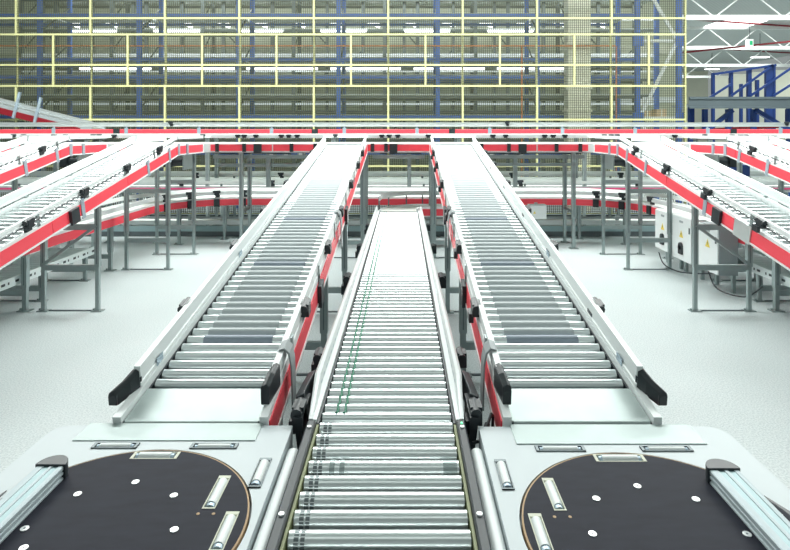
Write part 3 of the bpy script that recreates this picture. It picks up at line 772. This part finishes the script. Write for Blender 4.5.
# right-hand end tower with white diagonals
root = thing('rack_tower', 'blue two-post rack tower with white diagonal braces at the right end of the fence', 'rack', (6.5,14.6,0))
for x in (5.98,7.06):
    for y in (14.6,15.9): MB().box(x-.055,x+.055,y-.06,y+.06,0,6.6).build('upright','blue',root)
for z0_, z1_, s in ((4.35,5.9,1),(2.35,4.2,-1),(.6,2.2,1)):
    a, b_ = ((6.05,14.55,z1_),(6.95,14.55,z0_)) if s > 0 else ((6.05,14.55,z0_),(6.95,14.55,z1_))
    MB().bar(a,b_,.05,.08).build('brace','truss',root)
for z in (4.28,2.3): MB().box(6.02,7.02,14.56,14.62,z-.04,z+.04).build('beam','truss',root)
for x in (5.98,7.06):
    for z in (4.28,2.3): MB().box(x-.13,x+.13,14.50,14.54,z-.14,z+.14).build('gusset','blue',root)
# white clad column
tag(MB().box(4.05,4.62,14.05,14.4,0,6.4).box(4.02,4.65,14.03,14.42,3.0,3.05).box(4.02,4.65,14.03,14.42,4.1,4.15).box(4.02,4.65,14.03,14.42,2.45,2.5).build('clad_column','cream'), 'broad white clad column between two blue racks behind the fence', 'column')
# sprinkler pipe
b = MB().cyl((-12,13.95,4.05),(5.2,13.95,4.05),.020,8)
for x in (5.2,2.9): b.cyl((x,13.95,4.05),(x,13.95,0),.016,8)
tag(b.build('sprinkler_pipe','orange'), 'thin orange sprinkler pipe running along the racks behind the fence', 'pipe')
# boxes in the tower bay
for (x,y,z,sx,sz,l) in ((6.35,15.0,2.395,.22,.16,'left cardboard box in the rack tower at the right end'),(6.72,15.0,2.395,.26,.2,'right cardboard box in the rack tower at the right end')):
    root = thing('cardboard_box', l, 'box', (x,y,z-.055), 'cardboard boxes in the rack tower')
    MB().box(x-sx/2,x+sx/2,y-.15,y+.15,z-.055,z-.055+sz).build('carton','card',root)
    MB().box(x-.02,x+.02,y-.151,y+.151,z-.055+.01,z-.054+sz).build('tape','cream',root)
MB_shelf = MB().box(6.05,7.0,14.7,15.85,2.30,2.34)
tag(MB_shelf.build('shelf_board','deck'), 'grey shelf board carrying two cardboard boxes in the rack tower', 'shelf')
# aisle lamps between the two rack rows
def strip_lamp(name, label, x0, x1, y, z, group, cat='lamp', w=.06):
    root = thing(name, label, cat, ((x0+x1)/2,y,z), group)
    hd = (.10 if z < 4.5 else .055) if w < .1 else .05
    MB().box(x0,x1,y-w,y+w,z,z+.05).build('housing','white',root)
    MB().box(x0+.03,x1-.03,y-w*.8,y+w*.8,z-hd,z).build('tube','lamp',root)
    return root
for i in range(6):
    x0 = -10.3+i*2.65
    strip_lamp('strip_lamp','bright strip lamp between the rack rows at mid height, %s from the left' % ['first','second','third','fourth','fifth','sixth'][i], x0, x0+2.3, 18.102, 4.01, 'lower strip lamps between the racks')
    strip_lamp('strip_lamp','bright strip lamp between the rack rows near the top, %s from the left' % ['first','second','third','fourth','fifth','sixth'][i], x0-.3, x0+1.2, 18.102, 5.16, 'upper strip lamps between the racks')
for i in range(15):
    x = -11.6+i*1.32; root = thing('slanted_lamp', 'short slanted lamp in the row high behind the rear racks', 'lamp', (x,20.2,5.72), 'slanted lamps high behind the racks')
    MB().bar((x-.2,20.2,5.86),(x+.2,20.0,5.66),.14,.16).build('diffuser','lamp',root)
    MB().box(x-.008,x+.008,20.09,20.11,5.8,10.199).build('suspension_rod','steel',root)
struct(MB().box(-34,10.1,20.96,21.0,4.80,5.12).build('trim_1','cream'))
struct(MB().box(-34,10.1,20.96,21.0,3.02,3.22).build('trim_2','white'))
# blue tote near the right cross conveyor
root = thing('tote', 'blue plastic tote under the far right incline', 'bin', (6.05,10.35,0))
MB().box(5.92,6.20,10.2,10.5,1.16,1.33).box(5.90,6.22,10.18,10.52,1.33,1.36).build('bin','blue_d',root)
MB().box(5.9,6.22,10.2,10.5,1.12,1.155).box(6.03,6.08,10.33,10.38,0,1.12).build('stand','steel',root)

# ------------------------------------------------------------------ open hall at the right: platform beam, blue frames, trusses
root = thing('platform_beam', 'wide grey platform beam at upper right beyond the end of the fence', 'beam', (10,14.2,0))
MB().prof(Fr((0,14.2,0),(1,0,0),(0,-1,0),(0,0,1)), [(0,2.53),(.06,2.53),(.06,2.56),(.02,2.58),(.02,2.74),(.06,2.76),(.06,2.82),(0,2.82)], 7.1, 16).build('beam','beam_grey',root)
MB().box(7.25,16,14.2,15.4,2.60,2.66).build('deck','deck',root)
for x in (7.6,10.2,12.9,15.4): MB().box(x-.06,x+.06,15.0,15.12,0,2.6).build('post','blue_d',root)
for x in (7.75,8.35,9.0,9.9,10.6): MB().box(x-.05,x+.05,14.6,14.72,1.9,2.53).build('hanger','blue_d',root)
for a, b_ in ((7.7,8.4),(9.9,9.0),(9.9,11.2)): MB().bar((a,14.55,1.95),(b_,14.55,2.5),.09,.1).build('brace','blue_d',root)
root = thing('blue_frame', 'blue steel frame with long diagonals standing above the grey platform beam', 'frame', (22,34,0))
for u, wd, vt in ((713,.14,73),(731,.16,72),(749,.22,68),(768.5,.40,66),(773.5,.14,65),(741,.12,84),(757,.16,80)):
    x = atX(u,34); zt_ = ZC+(CH-vt)/F*34
    MB().box(x-wd/2,x+wd/2,33.9,34.1,0,zt_).build('upright','blue_d',root)
for (u0,v0,u1,v1) in ((731,96,773,65),(750,96,800,62),(773,96,830,60),(715,74,776,65),(706,100,731,84)):
    MB().bar((atX(u0,33.8),33.8,ZC+(CH-v0)/F*33.8),(atX(u1,33.8),33.8,ZC+(CH-v1)/F*33.8),.10,.13).build('diagonal','blue_d',root)
for i,(u0,u1) in enumerate(((715,727),(732,746),(751,766),(777,800))):
    pass
root = thing('partition_panel', 'pale grey partition boards standing behind the blue steel frame', 'partition', (23,36,0))
for u0,u1,vt in ((714.5,728,76),(732.5,746,74),(751,767,72),(776,815,70)):
    MB().box(atX(u0,36),atX(u1,36),36,36.1,0,ZC+(CH-vt)/F*36).build('board','cream',root)
b = MB().bar((8,24,1.75),(24,24,2.6),.10,.14); b.box(10,10.1,23.97,24.03,0,1.85); b.box(20,20.1,23.97,24.03,0,2.4)
tag(b.build('pipe','red_d'), 'dark red pipe running behind the blue braces at far right', 'pipe')
def truss(label, Y, zb):
    root = thing('roof_truss', label, 'truss', (15,Y,zb), 'white roof trusses')
    X0, X1, h = -6, 41, 1.55
    MB().box(X0,X1,Y-.12,Y+.12,zb-.16,zb+.12).build('lower_chord','truss',root)
    MB().box(X0,X1,Y-.10,Y+.10,zb+h-.1,zb+h+.1).build('upper_chord','truss',root)
    b = MB(); x = X0; k = 0
    while x < X1-2: b.bar((x,Y,zb if k%2==0 else zb+h),(x+2.0,Y,zb+h if k%2==0 else zb),.065,.065); x += 2.0; k += 1
    b.build('web','truss',root)
for lb, Y, z in (('white roof truss nearest the fence at upper right',33,8.55),('second white roof truss from the fence, level with the exit sign',45,8.55),('third white roof truss, small, near the end wall',57,8.55),('fourth and farthest roof truss close to the end wall',69,8.55)):
    truss(lb, Y, z)
b = MB().bar((11,39,6.5),(36,45,9.6),.13,.13)
b.cyl((30,43.56,8.9),(30,43.56,10.17),.03,6)
tag(b.build('fire_pipe','red_d'), 'dark red fire main slanting below the roof at upper right', 'pipe')
b = MB()
for k,(x0,x1,y) in enumerate(((12,38,28),(10,40,38),(12,40,50))): b.bar((x0,y,10.05),(x1,y+9,10.05),.12,.12)
tag(b.build('roof_pipes','red_d'), 'thin dark red pipes laid under the roof sheets at upper right', 'pipe')
root = thing('exit_sign', 'green and white emergency exit sign hanging under the roof truss', 'sign', (atX(749.5,42),42,8.4))
x = atX(749.5,42); zc = ZC+(CH-43)/F*42
MB().box(x-.26,x+.26,41.95,42.05,zc-.28,zc+.28).build('panel','sign_w',root)
MB().box(x-.02,x+.20,41.94,41.95,zc-.16,zc+.16).build('green_field','sign_g',root)
MB().box(x-.02,x+.02,41.98,42.02,zc+.28,9.9).build('hanger','dsteel',root)
for i,(u0,u1,Y0_,Y1_) in enumerate(((721,758,41.8,45.5),)):
    struct(MB().box(atX(u0,42.5),atX(u1+8,42.5),Y0_,Y1_,10.15,10.19).build('window_1','lamp'))
# hall lamps: two pale fixtures seen at the right plus the rows over the machines
for u, v, Y, l in ((712,69,60,'small lit hall lamp under the roof at upper right, nearer the fence'),(760,57,48,'small lit hall lamp under the roof at upper right, by the exit sign')):
    x = atX(u,Y); z = ZC+(CH-v)/F*Y
    strip_lamp('hall_lamp', l, x-.7, x+.7, Y, z, 'hall lamps under the roof', w=.3)
    MB().box(x-.02,x+.02,Y-.02,Y+.02,z+.05,10.2).build('hanger','dsteel',bpy.data.objects[[o.name for o in bpy.data.objects if o.name.startswith('hall_lamp')][-1]])

# ------------------------------------------------------------------ light
W = bpy.data.worlds.new('hall_air'); bpy.context.scene.world = W; W.use_nodes = True
W.node_tree.nodes['Background'].inputs['Color'].default_value = (.90,1,.985,1)
W.node_tree.nodes['Background'].inputs['Strength'].default_value = .27
def area(x, y, z, sx, sy, power, col=(.965,1,.975), rot=(0,0,0)):
    l = bpy.data.lights.new('hall_light','AREA'); l.shape = 'RECTANGLE'; l.size = sx; l.size_y = sy; l.energy = power; l.color = col
    o = bpy.data.objects.new('hall_light', l); C.objects.link(o); o.location = (x,y,z); o.rotation_euler = rot
for y, pw, sy in ((-.6,115,1.2),(9.2,1850,2.4)):
    area(0, y, 6.4 if y > 5 else 7.6, 19, sy, pw)
for x in (-7,0,7): area(x, 16.9, 7.5, 5, .8, 330)
for y in (22,31,43,55,67): area(24, y, 9.9, 26, 1.2, 1000)

# ------------------------------------------------------------------ camera
cam = bpy.data.cameras.new('camera'); co = bpy.data.objects.new('camera', cam); C.objects.link(co)
co.location = (0,0,ZC); co.rotation_euler = (PI/2,0,0)
cam.sensor_width = 36; cam.lens = F/790*36; cam.clip_end = 200
cam.shift_x = -(CX-395)/790; cam.shift_y = -(275-CH)/790
sc = bpy.context.scene; sc.camera = co
sc.view_settings.view_transform = 'Standard'; sc.view_settings.look = 'None'; sc.view_settings.gamma = 1
sc.view_settings.use_curve_mapping = False; sc.view_settings.exposure = .17
